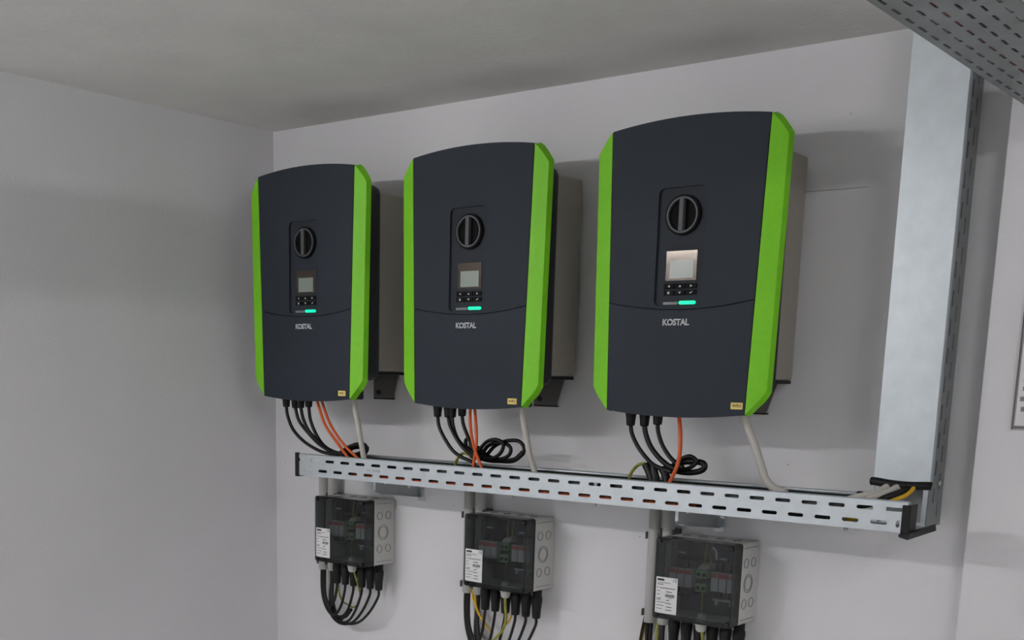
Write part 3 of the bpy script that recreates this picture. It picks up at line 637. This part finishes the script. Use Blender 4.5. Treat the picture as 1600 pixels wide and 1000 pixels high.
for key, lab in (('coil1a', 'black spare cable loop behind the orange cables nearest the corner'), ('coil1b', 'rear black spare cable loop on the tray nearest the corner'), ('loop2a', 'left black cable loop of the coil under the middle inverter'), ('loop2b', 'middle black cable loop of the coil under the middle inverter'), ('loop2c', 'widest black cable loop of the coil under the middle inverter'), ('loop2d', 'lower black cable bend of the coil under the middle inverter'), ('tail2', 'small upright black cable end beside the orange cables'), ('loop3a', 'upper black cable loop of the coil under the right-hand inverter'), ('loop3b', 'front black cable loop of the coil under the right-hand inverter'), ('loop3c', 'rear black cable loop of the coil under the right-hand inverter'), ('drop3a', 'left black cable end dropping into the tray under the right-hand inverter'), ('drop3b', 'middle black cable end dropping into the tray under the right-hand inverter'), ('drop3c', 'right black cable end dropping into the tray under the right-hand inverter')):
    cable('coiled_cable', lab, 'cable', PTS[key], 0.0085 if key.startswith('drop') else (0.0062 if key in ('loop3b', 'loop2d', 'coil1a', 'coil1b') else 0.0044), 'cblack', 'spare black cable')
for key, lab in (('ge2', 'green-yellow earth wire arching out of the tray under the middle inverter'), ('ge3', 'green-yellow earth wire arching out of the tray under the right-hand inverter')):
    cable('earth_cable', lab, 'cable', PTS[key], 0.0034, 'cge', 'earth wires')
# cables lying in the tray
for k, (y, z, r, m, nm, xa, xb) in enumerate(((-0.228, -0.185, 0.0042, 'corange', 'orange cable lying along the front of the tray', 0.15, 1.10), (-0.215, -0.186, 0.0042, 'corange', 'second orange cable lying in the tray', 0.18, 1.0), (-0.200, -0.185, 0.0055, 'cblack', 'black cable lying along the middle of the tray', -0.01, 1.36), (-0.185, -0.185, 0.0055, 'cblack', 'black cable lying beside the grey ones in the tray', 0.02, 1.36))):
    cable('tray_cable', nm, 'cable', [(xa, y + 0.01, z), (xa + (xb - xa) * 0.2, y, z), (xa + (xb - xa) * 0.5, y + 0.004, z), (xa + (xb - xa) * 0.8, y, z), (xb, y + 0.01, z)], r, m, 'cables lying in the tray')
for y, z, r, m, nm, xa, xb in ((-0.2245, -0.1570, 0.0068, 'cblack', 'black cable added to darken the upper slots at the corner end of the tray', 0.055, 0.30), (-0.2240, -0.1570, 0.0066, 'cdgrey', 'dark grey cable added to darken the upper slots of the tray', 0.315, 0.86), (-0.2245, -0.1568, 0.0068, 'cblack', 'black cable added to darken the upper slots below the right-hand inverter', 0.875, 1.09), (-0.2240, -0.1570, 0.0066, 'cdgrey', 'dark grey cable added to darken the upper slots at the duct end', 1.105, 1.40), (-0.1330, -0.1505, 0.0062, 'cblack', 'long black cable added along the back edge of the tray as a strip of shade', 0.01, 1.385)):  # dark cables added to darken the upper slots and the back edge
    cable('tray_cable', nm, 'cable', [(xa, y + 0.003, z - 0.002), (xa + (xb - xa) * 0.3, y, z), (xa + (xb - xa) * 0.7, y + 0.002, z), (xb, y, z - 0.001)], r, m, 'cables lying in the tray')
# cables leaving the tray into the duct
cable('duct_cable', 'left grey cable turning from the tray up into the steel duct', 'cable', [(0.30, -0.160, -0.183), (1.0, -0.158, -0.183), (1.30, -0.158, -0.172), (1.400, -0.150, -0.146), (1.432, -0.115, -0.132), (1.440, -0.082, -0.105), (1.440, -0.074, -0.06), (1.440, -0.070, 0.02), (1.440, -0.066, 0.30)], 0.0072, 'cgrey', 'cables entering the duct')
cable('duct_cable', 'right grey cable turning from the tray up into the steel duct', 'cable', [(0.75, -0.142, -0.184), (1.1, -0.142, -0.184), (1.33, -0.146, -0.170), (1.420, -0.142, -0.146), (1.452, -0.112, -0.130), (1.460, -0.082, -0.104), (1.460, -0.073, -0.06), (1.460, -0.068, 0.02), (1.460, -0.062, 0.30)], 0.0072, 'cgrey', 'cables entering the duct')
cable('duct_cable', 'black cable between the grey and yellow ones entering the steel duct', 'cable', [(1.20, -0.165, -0.178), (1.40, -0.160, -0.162), (1.452, -0.140, -0.142), (1.476, -0.105, -0.126), (1.4775, -0.085, -0.10), (1.477, -0.076, -0.05), (1.477, -0.07, 0.05), (1.477, -0.07, 0.20)], 0.0062, 'cblack', 'cables entering the duct')
cable('duct_cable', 'yellow cable turning from the tray up into the steel duct', 'cable', [(1.400, -0.200, -0.186), (1.440, -0.180, -0.172), (1.462, -0.155, -0.150), (1.482, -0.122, -0.135), (1.489, -0.092, -0.108), (1.490, -0.086, -0.07), (1.490, -0.084, 0.0), (1.490, -0.084, 0.20)], 0.0038, 'cyellow', 'cables entering the duct')

for y, nm in ((-0.046, 'rear'), (-0.070, 'front')):  # added so the slots look dark, as in a closed, unlit duct
    cable('duct_cable', nm + ' black cable added behind the side slots of the steel duct to darken them', 'cable', [(1.502, y, -0.185), (1.5015, y, 0.0), (1.502, y, 0.3), (1.5015, y, 0.685)], 0.0068 if nm == 'rear' else 0.0070, 'cblack', 'cables entering the duct')
# cables below the boxes: six plugged cables each, looping back up into the conduits
tails = {0: (-0.104, -0.030, -0.462), 1: (0.411, -0.030, -0.464)}
oc = ('leftmost', 'second', 'third', 'fourth', 'fifth', 'rightmost')
def loop_pts(i, k):
    bx, bz = BOX[i]; x = bx + CONN[k]; z0 = bz - 0.066
    xi = bx - BW - 0.0225 + (k - 2.5) * 0.0022; xo = bx - BW - 0.0575 + (k - 2.5) * 0.0022
    tx = xi if k < 4 else xo
    depth = (0.075, 0.092, 0.100, 0.104, 0.108, 0.106)[k] + (0.0, 0.022, 0.022)[i] + random.uniform(-0.004, 0.004)
    zb = z0 - depth
    mid = (x + tx) / 2
    y = -0.050
    return [(x, y, z0), (x - 0.001, y - 0.002, z0 - 0.022), (x - (x - mid) * 0.22, y - 0.004 - 0.002 * k, z0 - depth * 0.62), (mid + (x - mid) * 0.34, y - 0.006, zb + 0.008), (mid - (x - mid) * 0.15, y - 0.003, zb), (tx + (mid - tx) * 0.40, y + 0.006, zb + depth * 0.16), (tx + (mid - tx) * 0.08, y + 0.014, z0 - depth * 0.45), (tx, -0.031, z0 - 0.012), (tx, -0.030, -0.455)]
for i in range(3):
    for k in range(6):
        cable('string_cable', oc[k] + ' plugged black cable hanging under ' + names3[i], 'cable', loop_pts(i, k), 0.0036, 'cblack', 'plugged cables under the boxes', conn=0.066, cr=0.0128, cl=0.064)
for i in range(3):
    bx, bz = BOX[i]; x = bx - BW - 0.0575
    for k, dx in enumerate((-0.005, 0.004)):
        dz = 0.0 if i == 0 else -0.022
        p = [(x + dx, -0.030, -0.450), (x + dx + 0.001, -0.033, -0.505), (x + dx + 0.010, -0.037, -0.548 + dz * 0.5), (x + dx + 0.032, -0.042, -0.580 + dz), (x + dx + 0.062, -0.047, -0.594 + dz), (x + dx + 0.100, -0.050, -0.590 + dz), (x + dx + 0.125, -0.052, -0.566 + dz)]
        cable('string_cable', ('front' if k else 'outer') + ' thick black cable hanging from the outer conduit of ' + names3[i], 'cable', p, 0.0046, 'cblack', 'black cables from the outer conduits')
cable('earth_cable', 'green-yellow earth wire bending behind the plugs of the box nearest the corner', 'cable', [(-0.086, -0.028, -0.455), (-0.082, -0.030, -0.510)] + PTS['b1_ge'] + [(0.011, -0.040, -0.520), (0.010, -0.065, -0.452)], 0.0026, 'cge', 'earth wires')
cable('grey_cable', 'slim grey cable beside the black ones under the box nearest the corner', 'cable', [(-0.117, -0.026, -0.455)] + PTS['b1_grey'], 0.0036, 'cgrey', 'grey cables under the boxes')
cable('earth_cable', 'yellow-green earth wire dropping from the gland of the middle box', 'cable', PTS['b2_ge'] + [(0.440, -0.055, -0.590)], 0.0034, 'cge', 'earth wires')
cable('yellow_cable', 'left yellow wire leaving the inner conduit of the middle box', 'cable', PTS['b2_Y1'], 0.0028, 'cyellow', 'yellow wires')
cable('yellow_cable', 'right yellow wire leaving the inner conduit of the middle box', 'cable', PTS['b2_Y2'], 0.0026, 'cyellow', 'yellow wires')
cable('brown_cable', 'brown-orange wire behind the gland of the middle box', 'cable', [(0.520, -0.040, -0.437)] + PTS['b2_br'], 0.0024, 'cyellow', 'yellow wires')
cable('grey_cable', 'pale grey cable curving behind the plugs of the middle box', 'cable', [(0.392, -0.022, -0.452), (0.392, -0.020, -0.500), (0.400, -0.018, -0.550), (0.425, -0.016, -0.585), (0.470, -0.014, -0.598), (0.540, -0.014, -0.590)], 0.0045, 'pvc', 'grey cables under the boxes')
cable('yellow_cable', 'yellow wire fanning out of the outer conduit of the right-hand box', 'cable', [(0.894, -0.034, -0.445)] + sag(PTS['b3_Y']), 0.0033, 'cyellow', 'yellow wires')
cable('string_cable', 'short black wire left of the yellow one at the right-hand box', 'cable', [(0.893, -0.030, -0.445)] + sag(PTS['b3_K0']), 0.0034, 'cblack', 'black cables from the outer conduits')
cable('earth_cable', 'green-yellow wire leaving the inner conduit of the right-hand box', 'cable', [(0.929, -0.036, -0.445)] + sag(PTS['b3_ge']), 0.0030, 'cge', 'earth wires')
cable('grey_cable', 'pale grey cable between the conduits of the right-hand box', 'cable', [(0.918, -0.012, -0.440)] + sag(PTS['b3_g']), 0.0046, 'pvc', 'grey cables under the boxes')
cable('grey_cable', 'pale grey cable right of the inner conduit at the right-hand box', 'cable', [(0.944, -0.026, -0.445)] + sag(PTS['b3_g2']), 0.0040, 'pvc', 'grey cables under the boxes')
cable('earth_cable', 'yellow-green earth wire dropping from the gland of the right-hand box', 'cable', [(1.051, -0.070, -0.445)] + sag(PTS['b3_ge2']), 0.0036, 'cge', 'earth wires')

# ================================================================== framed notice on the stepped-out wall
nb = thing('framed_notice', 'white printed notice in a clear frame at the right edge', 'notice', (1.735, -0.04, -0.0142))
link('backing', box(-0.1085, 0.1085, -0.005, 0.0, 0.0, 0.300, 0.0008), M['frame'], nb)
sh = link('sheet', box(-0.1035, 0.1035, -0.0056, -0.005, 0.0075, 0.294), M['paper'], nb)
for z, xs in ((0.036, (-0.096, 0.09)), (0.054, (-0.099, 0.07)), (0.072, (-0.096, 0.085)), (0.088, (-0.096, 0.02))):
    x = xs[0]
    while x < xs[1]:
        wd = random.uniform(0.008, 0.018); link('print_word', box(x, min(x + wd, xs[1]), -0.0060, -0.0056, z - 0.0040, z + 0.0040), M['inkpale'], sh); x += wd + 0.005
link('frame_edge', boxes([(-0.1085, -0.1065, -0.0075, -0.005, 0.0, 0.300), (0.1065, 0.1085, -0.0075, -0.005, 0.0, 0.300), (-0.1065, 0.1065, -0.0075, -0.005, 0.0025, 0.0058), (-0.1065, 0.1065, -0.0075, -0.005, 0.296, 0.300)]), M['framed'], nb)
